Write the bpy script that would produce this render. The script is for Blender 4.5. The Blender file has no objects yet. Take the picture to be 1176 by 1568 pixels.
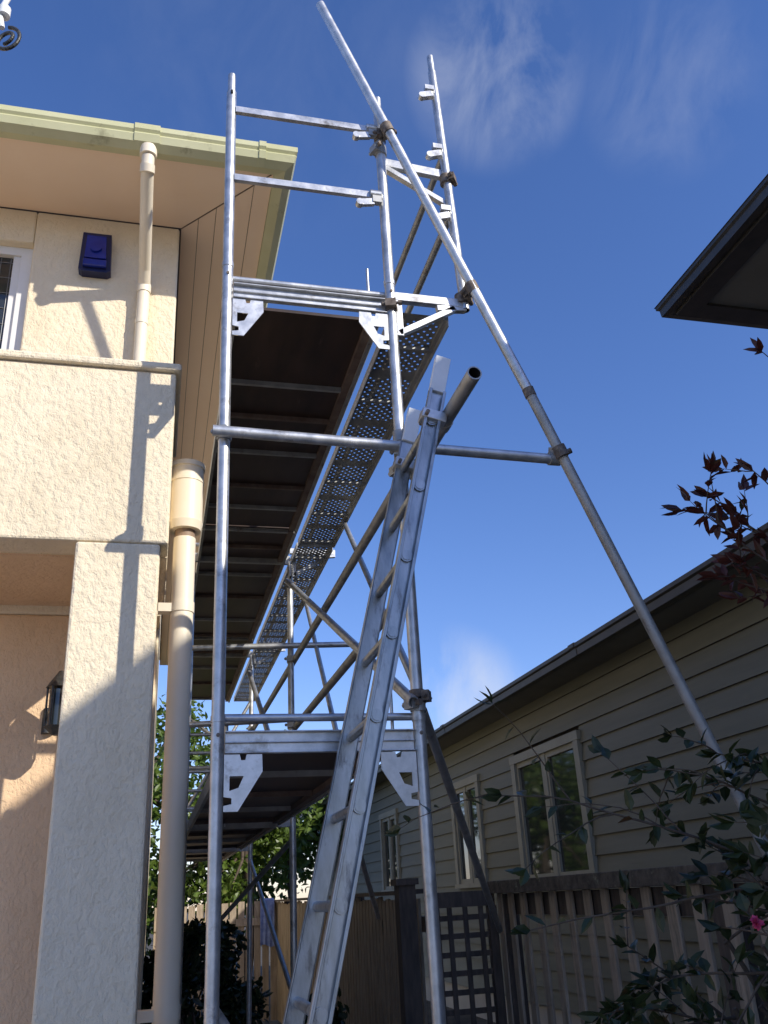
import bpy, math, random
from mathutils import Vector, Matrix, noise
random.seed(7)
V=Vector
scene=bpy.context.scene
col=scene.collection

# ------------------------------------------------------------------ materials
def new_mat(name):
    m=bpy.data.materials.new(name); m.use_nodes=True
    nt=m.node_tree; b=nt.nodes["Principled BSDF"]
    return m,nt,b
def N(nt,t,**k):
    n=nt.nodes.new(t)
    for a,v in k.items():
        if a in n.inputs.keys(): n.inputs[a].default_value=v
        else: setattr(n,a,v)
    return n
def ramp(nt,fac,stops):
    r=nt.nodes.new("ShaderNodeValToRGB")
    e=r.color_ramp.elements
    e[0].position=stops[0][0]; e[0].color=(*stops[0][1],1)
    e[1].position=stops[-1][0]; e[1].color=(*stops[-1][1],1)
    for p,c in stops[1:-1]:
        x=e.new(p); x.color=(*c,1)
    nt.links.new(fac,r.inputs[0]); return r
def mat_noise(name,c1,c2,scale=5,rough=.6,metal=0.0,bump=0.0,bscale=40,bdist=.01,stretch=(1,1,1),detail=4,rvar=0.0,spec=.5,dirt=None):
    m,nt,b=new_mat(name)
    tc=N(nt,"ShaderNodeTexCoord"); mp=N(nt,"ShaderNodeMapping"); mp.inputs["Scale"].default_value=stretch
    nt.links.new(tc.outputs["Object"],mp.inputs[0])
    n=N(nt,"ShaderNodeTexNoise",Scale=scale,Detail=detail,Roughness=.6)
    nt.links.new(mp.outputs[0],n.inputs["Vector"])
    r=ramp(nt,n.outputs["Fac"],[(.3,c1),(.7,c2)])
    out=r.outputs[0]
    if dirt:
        n3=N(nt,"ShaderNodeTexNoise",Scale=dirt[1],Detail=8,Roughness=.7)
        nt.links.new(mp.outputs[0],n3.inputs["Vector"])
        r3=ramp(nt,n3.outputs["Fac"],[(dirt[2],(0,0,0)),(dirt[2]+.12,(1,1,1))])
        mx=N(nt,"ShaderNodeMix",data_type='RGBA'); 
        nt.links.new(r3.outputs[0],mx.inputs[0]); nt.links.new(out,mx.inputs[6]); mx.inputs[7].default_value=(*dirt[0],1)
        out=mx.outputs[2]
    nt.links.new(out,b.inputs["Base Color"])
    b.inputs["Metallic"].default_value=metal; b.inputs["Roughness"].default_value=rough
    b.inputs["Specular IOR Level"].default_value=spec
    if rvar:
        mr=N(nt,"ShaderNodeMapRange"); mr.inputs[3].default_value=rough-rvar; mr.inputs[4].default_value=rough+rvar
        nt.links.new(n.outputs["Fac"],mr.inputs[0]); nt.links.new(mr.outputs[0],b.inputs["Roughness"])
    if bump:
        n2=N(nt,"ShaderNodeTexNoise",Scale=bscale,Detail=3,Roughness=.55)
        nt.links.new(mp.outputs[0],n2.inputs["Vector"])
        bp=N(nt,"ShaderNodeBump",Strength=bump,Distance=bdist)
        nt.links.new(n2.outputs["Fac"],bp.inputs["Height"]); nt.links.new(bp.outputs[0],b.inputs["Normal"])
    return m

def stucco(name,c1,c2):
    m,nt,b=new_mat(name)
    tc=N(nt,"ShaderNodeTexCoord")
    mp=N(nt,"ShaderNodeMapping"); mp.inputs["Scale"].default_value=(1,1,.75)
    nt.links.new(tc.outputs["Object"],mp.inputs[0])
    n=N(nt,"ShaderNodeTexNoise",Scale=1.7,Detail=7,Roughness=.65); nt.links.new(mp.outputs[0],n.inputs["Vector"])
    r=ramp(nt,n.outputs["Fac"],[(.3,c1),(.5,c2),(.72,tuple(x*.93 for x in c1))])
    nt.links.new(r.outputs[0],b.inputs["Base Color"]); b.inputs["Roughness"].default_value=.85
    b.inputs["Specular IOR Level"].default_value=.25
    a=N(nt,"ShaderNodeTexNoise",Scale=34,Detail=5,Roughness=.62,Distortion=.1); nt.links.new(mp.outputs[0],a.inputs["Vector"])
    ra=ramp(nt,a.outputs["Fac"],[(.36,(0,0,0)),(.54,(.7,.7,.7)),(.74,(1,1,1))])
    g=N(nt,"ShaderNodeTexNoise",Scale=170,Detail=3); nt.links.new(tc.outputs["Object"],g.inputs["Vector"])
    ad=N(nt,"ShaderNodeMath",operation='MULTIPLY_ADD'); nt.links.new(g.outputs["Fac"],ad.inputs[0]); ad.inputs[1].default_value=.4; nt.links.new(ra.outputs[0],ad.inputs[2])
    bp=N(nt,"ShaderNodeBump",Strength=.75,Distance=.006); nt.links.new(ad.outputs[0],bp.inputs["Height"]); nt.links.new(bp.outputs[0],b.inputs["Normal"])
    return m

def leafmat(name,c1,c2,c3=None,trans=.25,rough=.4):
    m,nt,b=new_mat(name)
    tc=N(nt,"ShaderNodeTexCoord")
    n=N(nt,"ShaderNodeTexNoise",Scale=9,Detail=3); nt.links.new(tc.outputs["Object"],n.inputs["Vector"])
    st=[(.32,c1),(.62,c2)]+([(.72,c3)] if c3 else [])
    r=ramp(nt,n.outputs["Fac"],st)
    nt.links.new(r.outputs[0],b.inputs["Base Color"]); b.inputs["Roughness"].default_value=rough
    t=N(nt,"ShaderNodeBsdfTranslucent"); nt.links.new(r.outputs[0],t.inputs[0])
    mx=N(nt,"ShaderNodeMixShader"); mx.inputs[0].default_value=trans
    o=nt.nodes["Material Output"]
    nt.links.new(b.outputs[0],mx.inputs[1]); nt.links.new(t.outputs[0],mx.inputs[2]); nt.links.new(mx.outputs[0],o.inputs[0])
    return m

M={}
M['galv']=mat_noise("galvanised_steel",(.44,.45,.45),(.72,.72,.71),scale=14,rough=.40,metal=.75,rvar=.12,bump=.15,bscale=90,bdist=.002,dirt=((.26,.24,.21),6,.58))
M['galvdull']=mat_noise("dull_galvanised_and_raker_shade",(.30,.30,.29),(.47,.47,.45),scale=12,rough=.52,metal=.6,rvar=.1,dirt=((.22,.17,.13),9,.58))
M['rust']=mat_noise("rusty_coupler_steel",(.12,.09,.07),(.30,.25,.20),scale=40,rough=.7,metal=.5)
M['alu']=mat_noise("ladder_aluminium",(.27,.30,.32),(.50,.53,.55),scale=9,rough=.36,metal=.85,rvar=.14,stretch=(3,3,.8),dirt=((.20,.21,.22),7,.54),bump=.12,bscale=60,bdist=.002)
M['whitepl']=mat_noise("white_plastic",(.78,.79,.78),(.86,.87,.86),scale=12,rough=.5)
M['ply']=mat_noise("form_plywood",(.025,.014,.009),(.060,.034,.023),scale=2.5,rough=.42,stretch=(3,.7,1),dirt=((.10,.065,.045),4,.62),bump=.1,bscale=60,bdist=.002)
M['plyrib']=mat_noise("deck_rib_timber",(.10,.06,.045),(.20,.15,.12),scale=9,rough=.6)
M['black']=mat_noise("black_hollow",(.008,.008,.008),(.02,.02,.02),rough=.9)
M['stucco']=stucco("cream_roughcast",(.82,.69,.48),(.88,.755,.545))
M['porch']=stucco("bounce_tinted_porch_roughcast",(.80,.55,.33),(.86,.61,.38))  # copy of the cream roughcast with warm bounce light put into its colour
M['soffit']=mat_noise("painted_soffit",(.90,.68,.48),(.94,.73,.53),scale=1.5,rough=.7,bump=.05,bscale=30)
M['groove']=mat_noise("soffit_groove",(.30,.22,.15),(.36,.26,.18),rough=.8)
M['gutter']=mat_noise("cream_gutter_paint",(.52,.51,.28),(.60,.58,.35),scale=3,rough=.45,dirt=((.36,.34,.19),5,.6))
M['pvc']=mat_noise("cream_pvc_pipe",(.82,.72,.54),(.87,.77,.60),scale=4,rough=.45,dirt=((.70,.60,.44),5,.66))
M['white']=mat_noise("white_window_paint",(.74,.72,.68),(.82,.80,.76),scale=6,rough=.5)
M['blue']=mat_noise("blue_alarm_plastic",(.01,.02,.20),(.015,.035,.30),scale=10,rough=.25)
M['dkblue']=mat_noise("dark_blue_plastic",(.008,.01,.05),(.012,.016,.08),scale=10,rough=.35)
M['iron']=mat_noise("wrought_iron",(.05,.05,.05),(.12,.12,.11),scale=60,rough=.5,metal=.6)
M['weather']=mat_noise("weatherboard_paint",(.145,.140,.098),(.19,.182,.13),scale=2,rough=.6,stretch=(1,.3,4),dirt=((.12,.115,.08),5,.62))
M['trim']=mat_noise("window_trim_paint",(.27,.255,.195),(.33,.315,.245),scale=3,rough=.55)
M['dkgutter']=mat_noise("dark_gutter_paint",(.03,.027,.022),(.055,.048,.04),scale=4,rough=.5)
M['nsoff']=mat_noise("neighbour_soffit_paint",(.15,.145,.125),(.19,.185,.16),scale=2,rough=.7)
M['tile']=mat_noise("roof_tile",(.09,.06,.05),(.16,.11,.09),scale=8,rough=.8,bump=.3,bscale=12,bdist=.02)
M['fence']=mat_noise("weathered_paling_wood",(.24,.19,.135),(.42,.34,.25),scale=7,rough=.85,stretch=(4,4,.5),bump=.3,bscale=40,bdist=.004,dirt=((.14,.125,.085),6,.56))
M['fcap']=mat_noise("mossy_fence_capping",(.045,.038,.03),(.13,.11,.085),scale=16,rough=.9,bump=.6,bscale=40,bdist=.01,dirt=((.20,.20,.14),20,.58))
M['fdark']=mat_noise("stained_timber_and_lap_shade",(.05,.038,.03),(.11,.085,.065),scale=9,rough=.8,stretch=(3,3,.6),bump=.3,bscale=30,bdist=.004)
M['bark']=mat_noise("bark",(.05,.035,.025),(.12,.09,.06),scale=20,rough=.9)
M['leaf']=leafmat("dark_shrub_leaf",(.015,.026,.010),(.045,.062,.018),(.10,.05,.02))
M['redleaf']=leafmat("red_brown_leaf",(.045,.016,.014),(.11,.030,.018),(.05,.055,.018),trans=.35)
M['treeleaf']=leafmat("tree_leaf",(.05,.09,.015),(.13,.20,.03),(.20,.24,.05),trans=.35)
M['treedark']=leafmat("hedge_leaf",(.012,.022,.008),(.03,.05,.015),trans=.15)
M['flower']=mat_noise("pink_flower",(.45,.03,.10),(.6,.06,.16),rough=.6)
M['towel']=mat_noise("blue_cloth",(.10,.15,.35),(.25,.32,.55),scale=14,rough=.9)
m,nt,b=new_mat("window_glass"); b.inputs["Base Color"].default_value=(.03,.035,.035,1); b.inputs["Roughness"].default_value=.05; b.inputs["Specular IOR Level"].default_value=.8
tc=N(nt,"ShaderNodeTexCoord"); nn=N(nt,"ShaderNodeTexNoise",Scale=3,Detail=1); nt.links.new(tc.outputs["Object"],nn.inputs["Vector"])
bp=N(nt,"ShaderNodeBump",Strength=.05,Distance=.02); nt.links.new(nn.outputs["Fac"],bp.inputs["Height"]); nt.links.new(bp.outputs[0],b.inputs["Normal"])
M['glass']=m
M['lead']=mat_noise("window_lead",(.18,.18,.18),(.3,.3,.3),rough=.5,metal=.5)
M['ground']=mat_noise("garden_soil",(.05,.04,.028),(.11,.095,.07),scale=1.5,rough=.95,bump=.6,bscale=14,bdist=.03)
M['conc']=mat_noise("concrete",(.46,.42,.36),(.56,.52,.45),scale=3,rough=.9,bump=.2,bscale=50,bdist=.004)
M['brown']=mat_noise("brown_painted_sill",(.25,.17,.11),(.32,.22,.15),rough=.6)

# ------------------------------------------------------------------ mesh builder
class MB:
    def __init__(s): s.v=[];s.f=[];s.m=[];s.sm=[];s.mats=[]
    def mi(s,mat):
        if mat not in s.mats: s.mats.append(mat)
        return s.mats.index(mat)
    def face(s,pts,mat,smooth=False):
        i=len(s.v); s.v+= [tuple(p) for p in pts]; s.f.append(tuple(range(i,i+len(pts)))); s.m.append(s.mi(mat)); s.sm.append(smooth)
    def mesh(s,vs,fs,mat,smooth=False):
        i=len(s.v); s.v+=[tuple(p) for p in vs]; k=s.mi(mat)
        for f in fs: s.f.append(tuple(i+a for a in f)); s.m.append(k); s.sm.append(smooth)
    def box(s,x0,x1,y0,y1,z0,z1,mat):
        vs=[(x,y,z) for x in(x0,x1) for y in(y0,y1) for z in(z0,z1)]
        s.mesh(vs,[(0,1,3,2),(4,6,7,5),(0,4,5,1),(2,3,7,6),(0,2,6,4),(1,5,7,3)],mat)
    def beam(s,a,b,w,h,mat,up=(0,0,1)):
        a=V(a);b=V(b);d=(b-a).normalized(); u=V(up)
        if abs(d.dot(u))>.98: u=V((0,1,0))
        r=d.cross(u).normalized(); u=r.cross(d).normalized()
        vs=[p+r*(w/2*sx)+u*(h/2*sy) for p in(a,b) for sx,sy in((-1,-1),(1,-1),(1,1),(-1,1))]
        s.mesh(vs,[(3,2,1,0),(4,5,6,7),(0,1,5,4),(1,2,6,5),(2,3,7,6),(3,0,4,7)],mat)
    def tube(s,a,b,r,mat,n=14,r2=None,hollow=False,cap=True):
        a=V(a);b=V(b);r2=r if r2 is None else r2
        d=(b-a).normalized(); u=V((0,0,1)) if abs(d.z)<.9 else V((0,1,0))
        x=d.cross(u).normalized(); y=x.cross(d)
        vs=[]
        for p,rr in((a,r),(b,r2)):
            for i in range(n):
                t=2*math.pi*i/n; vs.append(p+x*(math.cos(t)*rr)+y*(math.sin(t)*rr))
        s.mesh(vs,[(i,(i+1)%n,n+(i+1)%n,n+i) for i in range(n)],mat,True)
        if cap:
            if hollow:
                for base,p,rr,dd in((0,a,r,d),(n,b,r2,-d)):
                    inner=[p+(vs[base+i]-p)*.82 for i in range(n)]
                    deep=[q+dd*.12 for q in inner]
                    s.mesh([vs[base+i] for i in range(n)]+inner,[(i,(i+1)%n,n+(i+1)%n,n+i) for i in range(n)],mat)
                    s.mesh(inner+deep,[(i,(i+1)%n,n+(i+1)%n,n+i) for i in range(n)],M['black'],True)
                    s.mesh(deep,[tuple(range(n))],M['black'])
            else:
                s.mesh(vs[:n],[tuple(range(n))],mat); s.mesh(vs[n:],[tuple(range(n))],mat)
    def path(s,pts,r,mat,n=10,r1=None):
        k=len(pts)
        for i in range(k-1):
            ra=r if r1 is None else r+(r1-r)*i/(k-1); rb=r if r1 is None else r+(r1-r)*(i+1)/(k-1)
            s.tube(pts[i],pts[i+1],ra,mat,n=n,r2=rb)
    def prism_y(s,poly,y0,y1,mat):
        n=len(poly)
        s.face([(x,y0,z) for x,z in poly],mat); s.face([(x,y1,z) for x,z in poly],mat)
        for i in range(n):
            (x0,z0),(x1,z1)=poly[i],poly[(i+1)%n]
            s.face([(x0,y0,z0),(x1,y0,z1),(x1,y1,z1),(x0,y1,z0)],mat)
    def extrude(s,prof,a,b,out,mat):
        a=V(a);b=V(b);oa,ob=out
        A=[a+V(oa)*o+V((0,0,z)) for o,z in prof]; B=[b+V(ob)*o+V((0,0,z)) for o,z in prof]
        n=len(prof)
        for i in range(n):
            j=(i+1)%n; s.face([A[i],A[j],B[j],B[i]],mat)
        s.face(A,mat); s.face(B,mat)
    def leaf(s,p,d,nrm,L,W,mat):
        d=V(d).normalized(); side=d.cross(V(nrm))
        if side.length<1e-3: side=d.orthogonal()
        side.normalize(); up=side.cross(d).normalized(); p=V(p)
        bend=-.12*L
        l1=p+d*(.33*L)+side*(W*.5)+up*(W*.16); l2=p+d*(.68*L)+side*(W*.40)+up*(W*.1+bend*.4)
        r1=p+d*(.33*L)-side*(W*.5)+up*(W*.16); r2=p+d*(.68*L)-side*(W*.40)+up*(W*.1+bend*.4)
        c=p+d*(.5*L)+up*(bend*.15); t=p+d*L+up*bend
        s.mesh([p,l1,l2,t,c,r1,r2],[(0,4,1),(1,4,2),(2,4,3),(0,5,4),(5,6,4),(6,3,4)],mat,False)
    def build(s,name,parent=None,bevel=0):
        me=bpy.data.meshes.new(name); me.from_pydata(s.v,[],s.f)
        for m in s.mats: me.materials.append(m)
        me.polygons.foreach_set("material_index",s.m); me.polygons.foreach_set("use_smooth",s.sm); me.update()
        o=bpy.data.objects.new(name,me); col.objects.link(o)
        if parent: o.parent=parent
        if bevel:
            bm=o.modifiers.new("bevel",'BEVEL'); bm.width=bevel; bm.segments=2; bm.limit_method='ANGLE'
        return o
def empty(name):
    e=bpy.data.objects.new(name,None); e.empty_display_size=.2; col.objects.link(e); return e
def rnd(a,b): return random.uniform(a,b)
def rv(): 
    return V((random.gauss(0,1),random.gauss(0,1),random.gauss(0,1))).normalized()

# ------------------------------------------------------------------ ground
g=MB(); g.face([(-400,-400,0),(400,-400,0),(400,400,0),(-400,400,0)],M['ground']); g.build("ground")
g=MB(); g.face([(-16,-16,.004),(1.6,-16,.004),(1.6,14,.004),(-16,14,.004)],M['conc']); g.build("bounce_pavement")  # paving widened and kept pale to bounce sunlight onto the house

# ------------------------------------------------------------------ SCAFFOLD
sc=empty("scaffold_tower")
YF=3.3; XL=.215; XR=.975
def coupler(mb,p,ax='z',side=(0,-1,0),mat=None):
    p=V(p); mat=mat or M['galvdull']
    d={'z':V((0,0,1)),'x':V((1,0,0)),'y':V((0,1,0))}[ax] if isinstance(ax,str) else V(ax).normalized()
    mb.tube(p-d*.026,p+d*.026,.031,mat,n=14)
    s=V(side).normalized(); q=p+s*.036
    mb.beam(q-d*.02,q+d*.02,.05,.03,mat,up=s)
    t=d.cross(s).normalized()
    mb.tube(q-t*.045,q+t*.05,.007,mat,n=8); mb.tube(q+t*.035,q+t*.052,.013,M['rust'],n=6)
    mb.tube(q-t*.04,q-t*.03,.012,mat,n=6)
u=MB()
def upright(x,y,top,bottom=0.02,r=.0242):
    u.tube((x,y,bottom),(x,y,top-.12),r,M['galv'],n=18,hollow=True)
    u.tube((x,y,top-.12),(x,y,top),.0195,M['galv'],n=14,hollow=True)
    u.tube((x,y-.026,top-.15),(x,y-.0255,top-.13),.006,M['black'],n=6)
    u.box(x-.07,x+.07,y-.07,y+.07,.004,.012,M['galv'])
upright(XL,YF,5.47); upright(XR,YF,5.47)
for y,t in((6.65,4.10),(9.6,4.10)):
    upright(XR,y,t); upright(XL,y,t)
for x in(XL,XR):
    for z in(2.22,4.27): 
        u.tube((x,YF,z-.012),(x,YF,z+.012),.027,M['galv'],n=18)
        u.tube((x,YF-.03,z-.06),(x,YF-.02,z-.06),.007,M['rust'],n=8)
u.tube((1.345,YF,4.16),(1.30,YF,5.74),.0225,M['galv'],n=16,hollow=True)
u.tube((1.30,YF,5.74),(1.297,YF,5.86),.018,M['galv'],n=12,hollow=True)
u.build("uprights",sc)

t=MB()
for z in(2.13,4.12):
    x0,x1=XL+.026,XR-.026
    t.box(x0,x1,YF-.006,YF+.002,z-.035,z+.045,M['galv'])
    t.box(x0,x1,YF-.024,YF-.006,z+.039,z+.045,M['galv'])
    t.box(x0,x1,YF-.024,YF-.006,z-.035,z-.029,M['galv'])
    t.box(x0,x1,YF-.018,YF-.006,z+.002,z+.007,M['galv'])
    t.tube((XL,YF+.03,z+.10),(XR,YF+.03,z+.10),.015,M['galv'],n=12)
    t.tube((.885,YF+.06,z+.05),(.885,YF+.06,z+.27),.007,M['galv'],n=8)
    for y in(6.65,9.6):
        t.beam((XL,y,z-.01),(XR,y,z-.01),.03,.07,M['galvdull'])
        t.tube((XL,y,z+.10),(XR,y,z+.10),.016,M['galv'])
for y in(YF,6.65,9.6):
    t.beam((XR,y,4.19),(1.345,y,4.19),.034,.045,M['galv'])
    t.beam((XR+.03,y,3.985),(1.29,y,4.16),.03,.03,M['galv'])
    t.beam((XR+.035,y,3.97),(XR+.035,y,4.20),.03,.03,M['galv'])
    t.beam((1.20,y,4.15),(1.345,y,4.165),.03,.03,M['galv'])
t.beam((XR,YF+.02,5.045),(1.315,YF+.02,5.02),.03,.05,M['galv'])
t.beam((XR+.01,YF+.02,5.02),(1.32,YF+.02,4.82),.03,.028,M['galv'])
t.build("transoms",sc,bevel=.002)

def gusset(x,z,sgn,name):
    cu=bpy.data.curves.new(name,'CURVE'); cu.dimensions='2D'; cu.fill_mode='BOTH'; cu.extrude=.003
    def sp(pts):
        s=cu.splines.new('POLY'); s.points.add(len(pts)-1); s.use_cyclic_u=True
        for i,(a,b) in enumerate(pts): s.points[i].co=(a*sgn,b,0,1)
    sp([(0,0),(.055,0),(.06,-.02),(.075,-.02),(.08,0),(.135,0),(.137,-.06),(.05,-.195),(0,-.195),(0,-.175),(.028,-.17),(.028,-.15),(0,-.145)])
    sp([(.02,-.075),(.07,-.075),(.052,-.115),(.02,-.125)])
    o=bpy.data.objects.new(name,cu); col.objects.link(o)
    dg=bpy.context.evaluated_depsgraph_get(); me=bpy.data.meshes.new_from_object(o.evaluated_get(dg))
    bpy.data.objects.remove(o)
    o=bpy.data.objects.new(name,me); col.objects.link(o); me.materials.clear(); me.materials.append(M['galv'])
    o.rotation_euler=(math.radians(90),0,0); o.location=(x,YF-.012,z); o.parent=sc
for i,z in enumerate((2.092,4.082)):
    gusset(XL+.024,z,1,"gusset_plate_%d"%(2*i)); gusset(XR-.024,z,-1,"gusset_plate_%d"%(2*i+1))

d=MB()
def plydeck(x0,x1,y0,y1,z,ribs):
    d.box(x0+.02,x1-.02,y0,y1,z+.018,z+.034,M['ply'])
    d.box(x0,x0+.018,y0,y1,z-.025,z+.045,M['galvdull'])
    d.box(x1-.018,x1,y0,y1,z-.025,z+.045,M['galvdull'])
    d.box(x1-.055,x1-.0185,y0+.001,y1-.001,z-.012,z+.0175,M['plyrib'])
    for i,y in enumerate(ribs):
        d.box(x0+.018,x1-.056,y-.009,y+.009,z-.008,z+.018,M['galvdull'] if i%2==0 else M['plyrib'])
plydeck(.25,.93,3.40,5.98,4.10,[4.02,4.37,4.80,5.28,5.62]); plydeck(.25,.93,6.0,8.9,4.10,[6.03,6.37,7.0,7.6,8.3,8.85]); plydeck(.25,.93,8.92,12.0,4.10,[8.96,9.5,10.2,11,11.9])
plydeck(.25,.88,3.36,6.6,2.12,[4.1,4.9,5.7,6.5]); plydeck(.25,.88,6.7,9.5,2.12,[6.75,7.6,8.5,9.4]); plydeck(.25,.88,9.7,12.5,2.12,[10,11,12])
def perf(x0,x1,y0,y1,z):
    cs=.024; nx=int((x1-x0-.03)/cs); ny=int((y1-y0)/cs); ox=x0+((x1-x0)-nx*cs)/2
    G=M['galvdull']
    for i in range(nx):
        for j in range(ny):
            cx=ox+(i+.5)*cs; cy=y0+(j+.5)*cs; hs=cs/2
            hole=((i+j)%2==0) and (j%22 not in(0,1,21))
            if not hole:
                d.face([(cx-hs,cy-hs,z),(cx+hs,cy-hs,z),(cx+hs,cy+hs,z),(cx-hs,cy+hs,z)],G); continue
            r=.0068
            inn=[(cx+math.cos(a*math.pi/4+math.pi/8)*r,cy+math.sin(a*math.pi/4+math.pi/8)*r,z) for a in range(8)]
            o=[(cx+hs,cy+hs*.42,z),(cx+hs*.42,cy+hs,z),(cx-hs*.42,cy+hs,z),(cx-hs,cy+hs*.42,z),(cx-hs,cy-hs*.42,z),(cx-hs*.42,cy-hs,z),(cx+hs*.42,cy-hs,z),(cx+hs,cy-hs*.42,z)]
            d.mesh(inn+o,[(a,8+a,8+(a+1)%8,(a+1)%8) for a in range(8)],G)
            cr=[(cx+hs,cy+hs,z),(cx-hs,cy+hs,z),(cx-hs,cy-hs,z),(cx+hs,cy-hs,z)]
            d.mesh([o[0],cr[0],o[1],o[2],cr[1],o[3],o[4],cr[2],o[5],o[6],cr[3],o[7]],[(0,1,2),(3,4,5),(6,7,8),(9,10,11)],G)
    e=ox-x0
    d.box(x0,ox,y0,y1,z-.02,z+.004,G); d.box(x1-e,x1,y0,y1,z-.02,z+.004,G)
    d.box(x0,x0+.004,y0,y1,z-.05,z-.0205,M['galv']); d.box(x1-.004,x1,y0,y1,z-.05,z-.0205,M['galv'])
    y=y0+.26
    while y<y1:
        d.box(x0+.006,x1-.006,y-.008,y+.008,z-.03,z-.005,G); y+=cs*22
    d.box(x0+.004,x1-.004,y1-.012,y1,z-.05,z-.001,M['galv'])
for y0,y1 in((3.34,6.28),(6.34,9.2),(9.26,12)): perf(.985,1.27,y0,y1,4.14)
d.build("decks",sc)

r=MB()
def rail(z0,z1):
    r.beam((XL+.02,YF-.01,z0),(XR-.03,YF-.01,z1),.022,.036,M['galv'])
    r.tube((XR-.075,YF-.02,z1),(XR-.02,YF-.02,z1),.022,M['galv'],n=10)
    r.beam((XR-.13,YF-.02,z1-.065),(XR-.06,YF-.02,z1-.05),.02,.036,M['galv'])
    r.tube((XR-.13,YF-.035,z1-.066),(XR-.13,YF-.005,z1-.066),.019,M['galv'],n=12)
    r.beam((XR-.065,YF-.02,z1-.03),(XR-.02,YF-.02,z1-.03),.03,.05,M['galvdull'])
rail(5.225,5.23); rail(4.785,4.79)
for z in(5.57,5.15,4.74):
    x=1.345-.045*(z-4.16)/1.58
    r.tube((x-.03,YF-.012,z-.03),(x-.03,YF-.012,z+.02),.017,M['galv'],n=10)
    r.beam((x-.085,YF-.02,z-.045),(x-.03,YF-.02,z-.025),.028,.036,M['galv'])
    r.tube((x-.085,YF-.035,z-.046),(x-.085,YF-.005,z-.046),.019,M['galv'],n=12)
    r.beam((x-.065,YF-.02,z+.018),(x-.015,YF-.02,z+.018),.03,.03,M['galv'])
for z in(5.15,4.74):
    r.tube((1.32,YF+.03,z),(1.32,12,z),.019,M['galvdull'])
def tb(a,b,rad=.024,m='galvdull'): r.tube(a,b,rad,M[m],n=14,hollow=True)
tb((XR+.03,3.45,3.29),(XR+.03,9.9,3.31)); tb((XR+.03,3.40,2.78),(XR+.03,9.9,2.80))
tb((XR-.03,6.6,3.92),(XR-.03,3.25,2.27),.022,'galv'); tb((1.25,5.80,4.10),(1.02,3.38,2.30),.017,'galv')
tb((1.25,7.6,4.10),(1.02,4.95,2.25),.017,'galv'); tb((XR-.03,9.6,3.92),(XR-.03,6.6,2.27))
tb((.1,6.62,3.37),(1.45,6.55,3.40),.022,'galv'); tb((.1,6.62,2.80),(1.45,6.6,2.86),.022,'galv')
tb((XL,9.6,3.5),(XR,6.7,2.3),.018,'galv'); tb((XR,9.6,3.6),(XL,9.55,2.3),.018,'galv')
tb((.1,9.55,2.9),(1.3,9.5,2.9),.02,'galv')
tb((.165,YF-.05,3.385),(1.72,YF-.05,3.355),.0235,'galv')
tb((1.01,3.36,2.26),(2.30,6.2,1.35),.02,'galvdull'); tb((.99,4.9,2.12),(1.75,7.4,1.45),.018,'galv')
tb((XL,YF+.03,1.30),(.62,YF+.25,.75),.018,'galv'); tb((XR,6.65,2.0),(XL,9.6,1.0),.018); tb((XR,6.65,1.0),(XR,9.6,2.0),.018)
for k in range(5): r.tube((XL,6.65,2.22+.13*k),(XL+.28,6.65,2.22+.13*k),.012,M['galv'],n=8)
r.tube((XL+.28,6.65,2.1),(XL+.28,6.65,2.85),.016,M['galv'],n=10)
r.build("rails_and_braces",sc)
k=MB()
k.tube((.67,YF-.075,6.02),(1.58,YF-.09,3.665),.0242,M['galv'],n=16,hollow=True)
k.tube((1.578,YF-.09,3.67),(2.72,YF+.05,.86),.0242,M['galvdull'],n=16,hollow=True)  # lower raker below the shade line, shade put into its duller steel colour
k.tube((1.572,YF-.09,3.69),(1.584,YF-.09,3.65),.027,M['rust'],n=16)
k.tube((2.72,YF+.05,.86),(3.05,YF+.09,.0),.0242,M['galvdull'],n=16)
k.build("raker_tube",sc)
c=MB()
dr=V((.91,0,-2.355)).normalized()
coupler(c,(XR,YF,5.19),'z',(0,-1,0),M['rust']); coupler(c,(.995,YF-.08,5.18),dr,(0.2,1,0),M['rust']); 
coupler(c,(1.675,YF-.05,3.358),'x',(0,-.5,1)); coupler(c,(1.69,YF-.09,3.375),dr,(.5,1,0),M['rust'])
coupler(c,(XL,YF,3.395),'z',(-.4,-1,0)); coupler(c,(XR,YF,3.355),'z',(-.4,-1,0)); coupler(c,(XR,YF,3.44),'z',(1,-.5,0))
coupler(c,(XR,YF,3.27),'z',(-1,-.3,0)); coupler(c,(XR,YF,3.13),'z',(-1,.3,0),M['rust'])
coupler(c,(XR,YF,4.13),'z',(-.3,-1,0),M['rust']); coupler(c,(1.315,YF,4.97),'z',(.8,-.6,0),M['rust'])
coupler(c,(XR,YF,5.10),'z',(-1,-.4,0)); coupler(c,(XR,YF,2.30),'z',(.9,-.5,0),M['rust']); coupler(c,(XR,YF,2.27),'z',(-.9,-.5,0))
coupler(c,(XR,6.65,3.9),'z',(-.3,-1,0)); coupler(c,(XR,6.65,3.3),'z',(-.3,-1,0)); coupler(c,(XR,6.65,2.8),'z',(-.3,-1,0)); coupler(c,(XR,9.6,3.3),'z',(-.3,-1,0))
coupler(c,(1.33,YF,4.22),'z',(.8,-.6,0),M['rust']); coupler(c,(1.36,YF-.08,4.235),dr,(-.3,1,0),M['rust'])
c.build("couplers",sc)
s_=MB(); s_.tube((1.005,2.44,3.235),(1.005,3.25,3.235),.0265,M['galvdull'],n=20,hollow=True)
coupler(s_,(1.005,2.80,3.235),'y',(-1,0,.3)); coupler(s_,(1.005,3.18,3.235),'y',(-1,0,.3))
s_.build("ladder_support_tube",sc)

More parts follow.
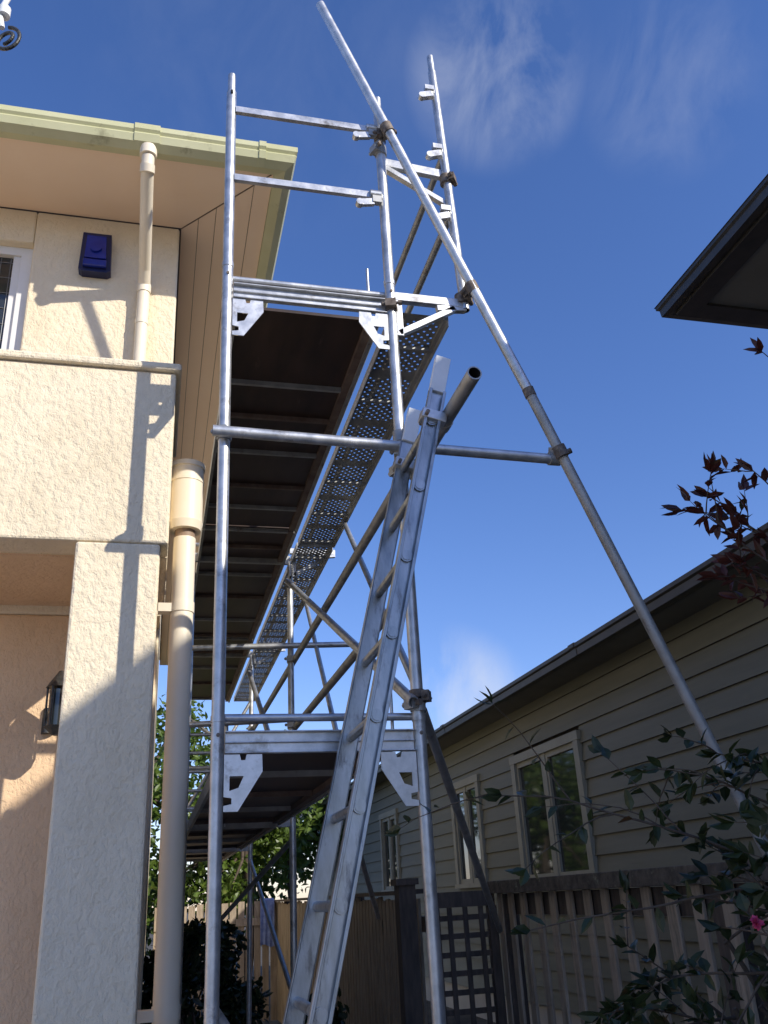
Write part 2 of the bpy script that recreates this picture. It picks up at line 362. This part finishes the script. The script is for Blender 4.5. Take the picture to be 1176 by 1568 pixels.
# ------------------------------------------------------------------ ladder
ld=empty("extension_ladder"); L=MB()
foot=V((.155,0,.01)); top=V((.965,0,3.33)); ldir=(top-foot).normalized(); nrm=V((ldir.z,0,-ldir.x))
SD=.062
def stile(y,side):
    a=V((foot.x,y,foot.z)); b=V((top.x,y,top.z))
    L.beam(a,b,.006,SD,M['alu'],up=nrm)
    for s in(-1,1):
        off=nrm*(s*(SD/2-.002))+V((0,side*.012,0))
        L.beam(a+off,b+off,.030,.006,M['alu'],up=nrm)
        off2=nrm*(s*(SD/2-.006))+V((0,side*.025,0)); L.beam(a+off2,b+off2,.003,.009,M['alu'],up=nrm)
    L.beam(b,b+ldir*.16,.030,SD-.004,M['whitepl'],up=nrm)
    L.beam(a,a+ldir*.07,.036,SD+.006,M['black'],up=nrm)
stile(2.74,-1); stile(3.14,1)
n=12; Ltot=(top-foot).length
for i in range(n):
    p=foot+ldir*(.22+i*.279)
    if (p-foot).length>Ltot-.05: break
    L.tube((p.x,2.725,p.z),(p.x,3.155,p.z),.0165,M['alu'],n=12)
    for y in(2.732,3.148): L.tube((p.x,y-.004,p.z),(p.x,y+.004,p.z),.022,M['alu'],n=12)
L.build("stiles_and_rungs",ld,bevel=.0015)
W=MB()
for y in(2.74,3.14):
    q=V((.94,y,3.22))
    W.beam(q-nrm*.045,q+nrm*.05,.06,.04,M['galv'],up=ldir)
    W.tube(q+V((-.03,-.05,.0)),q+V((-.03,.05,.0)),.008,M['rust'],n=8)
W.build("ladder_clamps",ld,bevel=.003)

# ------------------------------------------------------------------ HOUSE (left)
hs=empty("stucco_house"); w=MB()
ST=M['stucco']
w.box(-.372,-.022,3.702,3.86,0,3.055,ST)
w.box(-6,.012,3.70,3.88,3.056,3.925,ST)
w.box(-.17,.011,3.882,4.598,3.056,3.925,ST)
w.box(-6.02,.035,3.675,3.90,3.928,3.968,ST)
w.box(-.19,.034,3.902,4.598,3.928,3.968,ST)
w.box(-2.4,-2.05,3.702,3.86,0,3.055,ST)
y0,y1=4.60,4.85
w.box(-.86,-.008,y0,y1,3.0,5.57,ST); w.box(-6,-1.95,y0,y1,3.0,5.57,ST)
w.box(-1.949,-.861,y0,y1,3.0,4.30,ST); w.box(-1.949,-.861,y0,y1,5.33,5.57,ST)
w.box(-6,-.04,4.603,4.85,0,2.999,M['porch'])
w.box(-.25,-.012,4.852,16,0,5.57,ST)
w.build("walls",hs,bevel=.012)
p=MB()
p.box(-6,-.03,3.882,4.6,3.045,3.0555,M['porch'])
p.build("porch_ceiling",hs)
wd=MB()
wd.box(-1.95,-.86,4.66,4.72,4.30,4.36,M['white']); wd.box(-1.95,-.86,4.66,4.72,5.27,5.33,M['white'])
wd.box(-.93,-.861,4.655,4.725,4.361,5.269,M['white']); wd.box(-1.95,-1.88,4.655,4.725,4.361,5.269,M['white'])
wd.box(-1.44,-1.37,4.655,4.725,4.361,5.269,M['white'])
wd.box(-.975,-.931,4.675,4.715,4.361,5.269,M['white'])
wd.box(-1.88,-.93,4.695,4.699,4.36,5.27,M['glass'])
for k_ in range(9):
    x=-.99-.055*k_
    wd.box(x-.002,x+.002,4.688,4.694,4.37,5.26,M['lead'])
for k_ in range(8): 
    z=4.46+.11*k_; wd.box(-1.37,-.976,4.689,4.6935,z-.002,z+.002,M['lead'])
wd.box(-1.98,-.84,4.57,4.60,4.27,4.30,M['white'])
wd.build("window",hs,bevel=.004)
s2=MB()
s2.face([(-6,4.02,5.575),(.52,4.02,5.575),(0,4.60,5.575),(-6,4.60,5.575)],M['soffit'])
nb=5; bw=.52/nb
for i in range(nb):
    xa=i*bw+.002; xc=(i+1)*bw-.002
    ya=4.60-(xa)/.52*.58+.008; yb=4.60-(xc)/.52*.58+.008
    s2.face([(xa,ya,5.570),(xc,yb,5.570),(xc,16,5.570),(xa,16,5.570)],M['soffit'])
s2.face([(0,4.61,5.578),(.52,4.03,5.578),(.52,16,5.578),(0,16,5.578)],M['groove'])
s2.build("soffit",hs)
gu=MB()
prof=[(0,.0),(.0,-.02),(.06,-.035),(.105,-.01),(.12,.03),(.112,.045),(.125,.06),(.125,.095),(.11,.10),(.10,.085),(.0,.085)]
zc=5.575
gu.extrude(prof,(-6,4.02,zc),(.52,4.02,zc),((0,-1,0),(1,-1,0)),M['gutter'])
gu.extrude(prof,(.52,4.02,zc),(.52,16,zc),((1,-1,0),(1,0,0)),M['gutter'])
for xx in(-.28,-1.9): gu.extrude([(a*1.04,b*1.05) for a,b in prof],(xx,4.018,zc),(xx+.14,4.018,zc),((0,-1,0),(0,-1,0)),M['gutter'])
gu.extrude([(a*1.04,b*1.05) for a,b in prof],(.42,4.018,zc),(.46,4.018,zc),((0,-1,0),(0,-1,0)),M['gutter'])
gu.build("gutter",hs,bevel=.003)
rf=MB()
rf.face([(-6,3.92,5.66),(.62,3.92,5.66),(-3,8.0,7.2),(-6,8,7.2)],M['tile'])
rf.face([(.62,3.92,5.66),(.62,16,5.66),(-3,12,7.2),(-3,8.0,7.2)],M['tile'])
rf.face([(.62,16,5.66),(-6,16,5.66),(-6,12,7.2),(-3,12,7.2)],M['tile'])
rf.face([(-6,8,7.2),(-3,8,7.2),(-3,12,7.2),(-6,12,7.2)],M['tile'])
rf.build("roof",hs)
dp=MB(); P_=M['pvc']
dp.tube((-.2,3.955,5.56),(-.2,3.955,5.50),.048,P_,n=18); dp.path([(-.2,3.955,5.50),(-.2,3.975,5.42),(-.2,4.47,5.12),(-.2,4.545,5.05),(-.2,4.545,3.0)],.036,P_,n=18)
dp.tube((-.2,3.957,5.44),(-.2,3.977,5.40),.041,P_,n=18); dp.tube((-.2,4.545,5.06),(-.2,4.545,5.0),.041,P_,n=18); dp.tube((-.2,4.545,4.8),(-.2,4.545,4.77),.039,P_,n=18)
dp.build("upper_downpipe",hs)
hp=MB(); hx,hy=.088,4.05
hp.tube((hx,hy,3.30),(hx,hy,3.585),.080,P_,n=32); hp.tube((hx,hy,3.585),(hx,hy,3.61),.087,P_,n=32); hp.tube((hx,hy,3.26),(hx,hy,3.30),.075,P_,n=32,r2=.083)
hp.tube((hx,hy,3.51),(hx,hy,3.525),.083,P_,n=32)
hp.tube((hx,hy,3.20),(hx,hy,3.26),.048,M['brown'],n=24); hp.tube((hx,hy,0),(hx,hy,3.22),.052,P_,n=28)
for z in(2.85,1.2): hp.tube((hx,hy,z),(hx,hy,z+.05),.056,P_,n=28); hp.box(-.02,.06,hy-.03,hy+.03,z,z+.04,P_)
hp.build("rainwater_hopper_and_downpipe",hs)
al=MB()
al.prism_y([(-.585,5.13),(-.575,5.40),(-.41,5.40),(-.40,5.13),(-.42,5.115),(-.565,5.115)],4.535,4.599,M['dkblue'])
al.prism_y([(-.555,5.20),(-.548,5.365),(-.437,5.365),(-.43,5.20)],4.515,4.534,M['blue'])
al.box(-.56,-.425,4.505,4.534,5.14,5.185,M['blue']); al.tube((-.4925,4.50,5.275),(-.4925,4.515,5.275),.035,M['blue'],n=24)
al.build("alarm_box",hs,bevel=.006)
la=MB()
lx=-.45
la.path([(lx-.06,4.60,2.46),(lx-.06,4.50,2.46),(lx-.02,4.42,2.54),(lx,4.40,2.60)],.008,M['iron'])
for a in range(6):
    t_=a*math.pi/3; x=lx+.055*math.cos(t_); y=4.40+.055*math.sin(t_); la.tube((x,y,2.40),(x*1.0,y,2.58),.005,M['iron'],n=6)
la.tube((lx,4.40,2.58),(lx,4.40,2.66),.066,M['iron'],n=6,r2=.012); la.tube((lx,4.40,2.36),(lx,4.40,2.40),.02,M['iron'],n=6,r2=.06)
la.tube((lx,4.40,2.40),(lx,4.40,2.57),.045,M['glass'],n=6); la.tube((lx-.06,4.595,2.40),(lx-.06,4.60,2.52),.03,M['iron'])
la.build("wall_lantern",hs)

# ------------------------------------------------------------------ NEIGHBOUR HOUSE
nh=empty("weatherboard_house"); nb_=MB()
wins=[(9.05,11.0,1.68,3.05),(12.35,13.6,1.70,3.02),(17.0,18.3,1.7,3.0)]
def boards(x,ya,yb,za,zb,wins):
    z=za; h_=.19
    while z<zb-1e-3:
        zt=min(z+h_,zb)
        segs=[(ya,yb)]
        for (wa,wb,wz0,wz1) in wins:
            if zt>wz0+.02 and z<wz1-.02:
                ns=[]
                for a,b in segs:
                    if wb<=a or wa>=b: ns.append((a,b))
                    else:
                        if wa>a: ns.append((a,wa))
                        if wb<b: ns.append((wb,b))
                segs=ns
        for a,b in segs:
            nb_.face([(x-.03,a,z),(x-.03,b,z),(x-.004,b,zt+.01),(x-.004,a,zt+.01)],M['weather'])
            nb_.face([(x-.03,a,z),(x-.03,b,z),(x,b,z),(x,a,z)],M['fdark'])  # lap underside coloured dark to paint in the board's shadow line
        z+=h_
boards(4.5,-9,26,.35,3.72,wins)
nb_.box(4.5,4.6,-9,26,0,.35,M['conc'])
nb_.face([(4.56,-9,.3),(4.56,26,.3),(4.56,26,3.8),(4.56,-9,3.8)],M['fdark'])
for wa,wb,z0,z1 in wins:
    fr=.10
    nb_.box(4.44,4.54,wa-.02,wa+fr,z0,z1,M['trim']); nb_.box(4.44,4.54,wb-fr,wb+.02,z0,z1,M['trim'])
    nb_.box(4.435,4.54,wa-.04,wb+.04,z1+.001,z1+fr,M['trim']); nb_.box(4.42,4.54,wa-.05,wb+.05,z0-.06,z0-.001,M['trim'])
    m_=(wa+wb)/2; nb_.box(4.46,4.54,m_-.05,m_+.05,z0,z1,M['trim'])
    for a_,b_ in((wa+fr,m_-.05),(m_+.05,wb-fr)):
        nb_.box(4.47,4.52,a_,a_+.05,z0,z1,M['trim']); nb_.box(4.47,4.52,b_-.05,b_,z0,z1,M['trim'])
        nb_.box(4.47,4.52,a_+.05,b_-.05,z0,z0+.06,M['trim']); nb_.box(4.47,4.52,a_+.05,b_-.05,z1-.06,z1,M['trim'])
        nb_.box(4.50,4.505,a_+.05,b_-.05,z0+.06,z1-.06,M['glass'])
nb_.build("walls_and_windows",nh)
ne=MB()
ne.box(4.06,4.5,-9,26.4,3.705,3.72,M['nsoff'])
gp=[(0,0),(0,-.03),(.03,-.035),(.085,-.03),(.09,.035),(.11,.05),(.112,.085),(.10,.09),(0,.09)]
ne.extrude(gp,(4.10,26.4,3.72),(4.10,-9,3.72),((-1,0,0),(-1,0,0)),M['dkgutter'])
ne.face([(4.0,-9,3.81),(4.0,26.4,3.81),(8.5,24,5.0),(8.5,-9,5.0)],M['tile'])
for yy in(7.9,12.3,18): ne.extrude([(a*1.06,b*1.08) for a,b in gp],(4.10,yy+.12,3.72),(4.10,yy,3.72),((-1,0,0),(-1,0,0)),M['dkgutter'])
ne.box(4.95,12,-9,4.65,3.9,6.02,M['weather'])
ne.box(4.12,12,-9.5,5.42,6.02,6.035,M['nsoff'])
ne.extrude(gp,(4.12,5.42,6.05),(4.12,-9.5,6.05),((-1,1,0),(-1,0,0)),M['dkgutter'])
ne.extrude(gp,(4.12,5.42,6.05),(12,5.42,6.05),((-1,1,0),(0,1,0)),M['dkgutter'])
ne.box(4.121,4.30,-9.5,5.419,5.995,6.019,M['dkgutter']); ne.box(4.301,12,5.25,5.419,5.995,6.019,M['dkgutter'])
ne.face([(4.0,5.54,6.13),(4.0,-9.5,6.13),(8,-6,7.1),(8,2,7.1)],M['tile']); ne.face([(4.0,5.54,6.13),(8,2,7.1),(12,2,7.1),(12,5.54,6.13)],M['tile'])
ne.build("roof_and_eaves",nh)

# ------------------------------------------------------------------ fences
fe=empty("paling_fence"); f=MB()
FX=2.4
f.box(FX-.07,FX+.05,-3,6.45,1.575,1.655,M['fcap'])
f.box(FX+.02,FX+.06,-3,6.45,1.44,1.57,M['fdark']); f.box(FX+.02,FX+.06,-3,6.45,.35,.45,M['fdark'])
y=-2.9
while y<6.4:
    wdt=.085+rnd(-.012,.008); ln=rnd(-.012,.012)
    f.beam((FX,y+wdt/2,.05),(FX,y+wdt/2+ln,1.574),wdt,.02,M['fence'],up=(1,0,0)); y+=.225+rnd(-.02,.02)
for yy in(-1.2,1.2,3.7,6.35): f.box(FX+.0,FX+.11,yy,yy+.1,0,1.57,M['fdark'])
f.build("capped_palings",fe,bevel=.004)
fr=empty("trellis_panel"); f=MB()
x0,x1,yy=1.90,2.37,6.47
f.box(x0,x1,yy-.03,yy+.03,1.50,1.60,M['fdark'])
for x in(x0,x1-.05): f.box(x,x+.06,yy-.03,yy+.03,0,1.499,M['fdark'])
x=x0+.12
while x<x1-.07: f.box(x,x+.035,yy-.012,yy,.1,1.499,M['fdark']); x+=.115
z=.15
while z<1.45: f.box(x0+.06,x1-.05,yy+.001,yy+.012,z,z+.035,M['fdark']); z+=.115
f.build("lattice",fr)
pf=empty("boundary_fence"); f=MB()
f.box(1.66,1.78,6.38,6.5,0,1.66,M['fdark'])
f.box(1.64,1.80,6.36,6.52,1.66,1.70,M['fdark'])
y=6.7; 
while y<14.5:
    f.box(1.88,1.90,y,y+.09,.05,1.58+rnd(-.02,.02),M['fence']); y+=.125
f.box(1.90,1.94,6.6,14.5,1.35,1.45,M['fdark']); f.box(1.84,1.93,6.6,14.5,1.60,1.63,M['fdark'])
for yy in(9,11.4,13.8): f.box(1.9,2.0,yy,yy+.1,0,1.6,M['fdark'])
x=.1
while x<1.85:
    f.box(x,x+.095,14.5,14.52,.05,1.62+rnd(-.02,.02),M['fence']); x+=.12
f.box(.1,1.86,14.47,14.499,1.3,1.4,M['fence'])
f.build("palings",pf)
tw=MB()
for k_ in range(6):
    xa=1.62+.035*k_; 
    tw.face([(xa,14.42+.015*(k_%2),1.02+.02*math.sin(k_)),(xa+.035,14.42+.015*((k_+1)%2),1.02+.02*math.sin(k_+1)),(xa+.035,14.44,1.63),(xa,14.44,1.63)],M['towel'])
    tw.face([(xa,14.44,1.63),(xa+.035,14.44,1.63),(xa+.035,14.54,1.66),(xa,14.54,1.66)],M['towel'])
tw.build("blue_towel")

# ------------------------------------------------------------------ vegetation
def grow(mb,start,dirv,length,r0,mat,leafm,L=.06,W=.026,steps=10,droop=.0,wander=.25,leafstart=.2,sub=2,den=2):
    p=V(start); d=V(dirv).normalized(); st=length/steps; pts=[p.copy()]
    for i in range(steps):
        d=(d+rv()*wander*.35+V((0,0,-droop/steps))).normalized(); p=p+d*st; pts.append(p.copy())
        if i/steps>=leafstart:
            for _ in range(den):
                ld_=(d*.5+rv()).normalized(); 
                mb.leaf(p-d*rnd(0,st),ld_,(rv()*.6+V((0,0,1))),L*rnd(.65,1.2),W*rnd(.8,1.2),leafm)
        if sub>0 and i/steps>.25 and random.random()<.45:
            grow(mb,p,(d+rv()*.9),length*.42,r0*.5,mat,leafm,L,W,max(4,steps//2),droop,wander,.1,sub-1,den)
    mb.path(pts,r0,mat,n=6,r1=r0*.35)
    for _ in range(3): mb.leaf(p,(d+rv()*.5),rv(),L*1.05,W,leafm)
sh=empty("camellia_shrub"); b_=MB()
for i in range(11):
    base=V((1.80+rnd(-.15,.35),1.95+rnd(-.2,.35),0))
    tgt=V((1.56+rnd(-.22,.25),1.95+rnd(-.3,.3),1.38+rnd(-.22,.24)))
    mid=(base+tgt)/2+V((rnd(.0,.15),0,.1)); b_.path([base,mid,tgt],.012,M['bark'],n=7,r1=.006)
    for j in range(3):
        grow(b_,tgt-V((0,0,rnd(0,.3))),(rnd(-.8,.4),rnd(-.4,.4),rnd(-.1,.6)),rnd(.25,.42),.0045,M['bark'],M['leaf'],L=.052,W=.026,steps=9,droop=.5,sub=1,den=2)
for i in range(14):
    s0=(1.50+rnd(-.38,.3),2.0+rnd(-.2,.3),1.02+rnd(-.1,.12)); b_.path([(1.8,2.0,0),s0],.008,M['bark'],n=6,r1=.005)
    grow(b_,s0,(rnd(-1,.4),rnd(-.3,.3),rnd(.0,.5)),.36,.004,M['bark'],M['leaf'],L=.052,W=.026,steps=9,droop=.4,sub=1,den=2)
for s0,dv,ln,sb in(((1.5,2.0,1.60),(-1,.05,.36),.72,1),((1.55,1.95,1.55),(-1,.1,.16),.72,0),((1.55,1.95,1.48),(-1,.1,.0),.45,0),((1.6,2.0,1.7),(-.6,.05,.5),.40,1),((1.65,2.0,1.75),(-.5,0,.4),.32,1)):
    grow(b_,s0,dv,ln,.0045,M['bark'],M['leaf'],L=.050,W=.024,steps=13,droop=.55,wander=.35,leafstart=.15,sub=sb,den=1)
b_.build("branches_and_leaves",sh)
fl=MB()
for k_ in range(16): fl.leaf((1.21,1.76,1.51),rv(),rv(),.017,.015,M['flower'])
fl.build("flower",sh)
ph=empty("photinia_shrub"); b_=MB()
b_.path([(2.0,2.1,0),(1.95,2.12,1.2),(1.88,2.05,2.0),(1.78,2.02,2.35)],.022,M['bark'],n=8,r1=.01)
for s0,dv,ln in(((1.78,2.02,2.34),(-1,0,.55),.36),((1.78,2.02,2.36),(-.7,.1,.9),.36),((1.8,2.05,2.32),(-.8,-.1,.3),.28),((1.82,2.0,2.4),(-.4,0,.8),.33),((1.80,2.05,2.3),(-.7,.1,.15),.24),((1.82,2.0,2.36),(-.8,0,.6),.30)):
    grow(b_,s0,dv,ln,.0045,M['bark'],M['redleaf'],L=.060,W=.021,steps=8,droop=-.2,wander=.3,leafstart=.3,sub=1,den=2)
b_.path([(1.88,2.05,2.0),(2.02,2.02,2.7),(1.95,2.0,3.0)],.01,M['bark'],n=6,r1=.004)
grow(b_,(1.95,2.0,3.0),(-.9,0,.45),.2,.004,M['bark'],M['redleaf'],L=.055,W=.018,steps=5,sub=0,den=1)
b_.build("branches_and_leaves",ph)

def tree(name,base,h_,crown_r,crown_h,nl,leafm,ls=.16,trunk=.12,cl=26):
    e=empty(name); b=MB(); base=V(base)
    top_=base+V((rnd(-.3,.3)*crown_r*.5,rnd(-.3,.3)*crown_r*.5,h_*.6))
    b.path([base,(base+top_)/2+V((.1*crown_r,0,0)),top_],trunk,M['bark'],n=8,r1=trunk*.5)
    cs=[]
    for i in range(cl):
        d_=rv(); c_=base+V((0,0,h_-crown_h/2))+V((d_.x*crown_r,d_.y*crown_r,d_.z*crown_h/2))*(random.random()**.4)
        cs.append((c_,rnd(.25,.5)*crown_r*.8))
        b.path([top_,(top_+c_)/2+rv()*.08*crown_r,c_],trunk*.35,M['bark'],n=5,r1=.01)
    for i in range(nl):
        c_,r_=random.choice(cs); p=c_+rv()*r_*(random.random()**.33)
        b.leaf(p,rv(),rv()+V((0,0,.5)),ls*rnd(.7,1.3),ls*.55,leafm)
    b.build("trunk_and_crown",e)
tree("garden_tree",(1.6,17,0),4.6,1.8,3.6,5000,M['treeleaf'])
tree("garden_tree",(-.2,19,0),6.2,2.2,5,5000,M['treeleaf'])
tree("garden_tree",(3.2,24,0),5.2,2.4,4,3500,M['treeleaf'],ls=.2)
tree("garden_bush",(.28,7.6,0),1.7,.38,1.7,2300,M['treedark'],ls=.08,trunk=.03)
tree("garden_bush",(.65,10.5,0),1.5,.5,1.5,2400,M['treedark'],ls=.1,trunk=.03)
tree("garden_bush",(1.45,8.3,0),.9,.3,.9,1300,M['treedark'],ls=.08,trunk=.03)

hb=empty("hanging_basket_stand"); b_=MB()
pts=[]
for i in range(34):
    t_=i/33*math.pi*3.2; rr=.040*(1-i/45); pts.append(V((-.415+math.sin(t_)*rr*.8,1.6-math.sin(t_)*.01,3.475+math.cos(t_)*rr)))
b_.path(pts,.0045,M['iron'],n=8)
b_.path([(-.43,1.6,3.51),(-.44,1.6,3.56),(-.425,1.6,3.62),(-.43,1.6,3.72)],.007,M['whitepl'],n=8)
b_.tube((-.43,1.6,3.55),(-.43,1.6,3.575),.014,M['whitepl'])
b_.path([(-.36,1.6,3.72),(-.9,1.6,3.75),(-1.9,1.6,3.7),(-1.95,1.6,3.6),(-1.95,1.6,0)],.012,M['iron'],n=8)
b_.build("scroll_and_pole",hb)

# ------------------------------------------------------------------ light and sky
S=V((.88,-1,.77)).normalized()
sd=bpy.data.lights.new("sun","SUN"); sd.energy=5.0; sd.angle=math.radians(.53); sd.color=(1,.94,.84)
so=bpy.data.objects.new("sun",sd); col.objects.link(so); so.rotation_euler=S.to_track_quat('Z','Y').to_euler(); so.location=(10,-12,14)
wo=bpy.data.worlds.new("World"); scene.world=wo; wo.use_nodes=True; nt=wo.node_tree
bg=nt.nodes["Background"]; bg.inputs[1].default_value=.15
sky=nt.nodes.new("ShaderNodeTexSky"); sky.sky_type='NISHITA'; sky.sun_disc=False
sky.sun_elevation=math.asin(S.z); sky.sun_rotation=math.atan2(S.x,S.y); sky.air_density=1.0; sky.dust_density=.3; sky.ozone_density=2.0
tc=nt.nodes.new("ShaderNodeTexCoord")
def vmath(op,a,b=None):
    n_=nt.nodes.new("ShaderNodeVectorMath"); n_.operation=op; nt.links.new(a,n_.inputs[0])
    if b is not None: n_.inputs[1].default_value=b
    return n_
mp=nt.nodes.new("ShaderNodeMapping"); mp.inputs["Scale"].default_value=(1.6,1.0,.8); mp.inputs["Rotation"].default_value=(.2,.3,.5); nt.links.new(tc.outputs["Generated"],mp.inputs[0])
nz=nt.nodes.new("ShaderNodeTexNoise"); nz.inputs["Scale"].default_value=8; nz.inputs["Detail"].default_value=9; nz.inputs["Roughness"].default_value=.6; nz.inputs["Distortion"].default_value=.35
nt.links.new(mp.outputs[0],nz.inputs["Vector"])
rp=nt.nodes.new("ShaderNodeMapRange"); rp.inputs[1].default_value=.40; rp.inputs[2].default_value=.85; nt.links.new(nz.outputs["Fac"],rp.inputs[0])
acc=None
for dv,c0,c1,amt in(((.300,.588,.754),.9945,1.0,.48),((.459,.534,.711),.995,1.0,.22),((.312,.932,.185),.995,1.0,.8),((.08,.60,.80),.97,1.0,.06)):
    dt=vmath('DOT_PRODUCT',tc.outputs["Generated"],V(dv).normalized())
    mr=nt.nodes.new("ShaderNodeMapRange"); mr.interpolation_type='SMOOTHSTEP'; mr.inputs[1].default_value=c0; mr.inputs[2].default_value=c1; mr.inputs[4].default_value=amt
    nt.links.new(dt.outputs["Value"],mr.inputs[0])
    if acc is None: acc=mr.outputs[0]
    else:
        a=nt.nodes.new("ShaderNodeMath"); a.operation='MAXIMUM'; nt.links.new(acc,a.inputs[0]); nt.links.new(mr.outputs[0],a.inputs[1]); acc=a.outputs[0]
ml=nt.nodes.new("ShaderNodeMath"); ml.operation='MULTIPLY'; nt.links.new(acc,ml.inputs[0]); nt.links.new(rp.outputs[0],ml.inputs[1])
hsv=nt.nodes.new("ShaderNodeHueSaturation"); hsv.inputs["Saturation"].default_value=1.18; nt.links.new(sky.outputs[0],hsv.inputs["Color"])
tint=nt.nodes.new("ShaderNodeMix"); tint.data_type='RGBA'; tint.blend_type='MULTIPLY'; tint.inputs[0].default_value=1; tint.inputs[7].default_value=(1.05,1.0,1.30,1)
nt.links.new(hsv.outputs[0],tint.inputs[6])
mx=nt.nodes.new("ShaderNodeMix"); mx.data_type='RGBA'; mx.inputs[7].default_value=(5.0,5.3,6.0,1)
nt.links.new(ml.outputs[0],mx.inputs[0]); nt.links.new(tint.outputs[2],mx.inputs[6]); nt.links.new(mx.outputs[2],bg.inputs[0])

# ------------------------------------------------------------------ camera
th=math.radians(23.4); ro=math.radians(3.27); hd=math.radians(15)
h=V((math.sin(hd),math.cos(hd),0)); r0=V((math.cos(hd),-math.sin(hd),0)); Z=V((0,0,1))
F=h*math.cos(th)+Z*math.sin(th); U0=-h*math.sin(th)+Z*math.cos(th)
R=r0*math.cos(ro)-U0*math.sin(ro); U=U0*math.cos(ro)+r0*math.sin(ro)
cd=bpy.data.cameras.new("camera"); cam=bpy.data.objects.new("camera",cd); col.objects.link(cam); scene.camera=cam
mt=Matrix((R,U,-F)).transposed().to_4x4(); mt.translation=V((0,0,1.6)); cam.matrix_world=mt
cd.sensor_fit='VERTICAL'; cd.sensor_height=24; cd.lens=1356/1568*24; cd.clip_start=.05; cd.clip_end=2000
scene.view_settings.view_transform='Standard'; scene.view_settings.look='None'; scene.view_settings.exposure=0
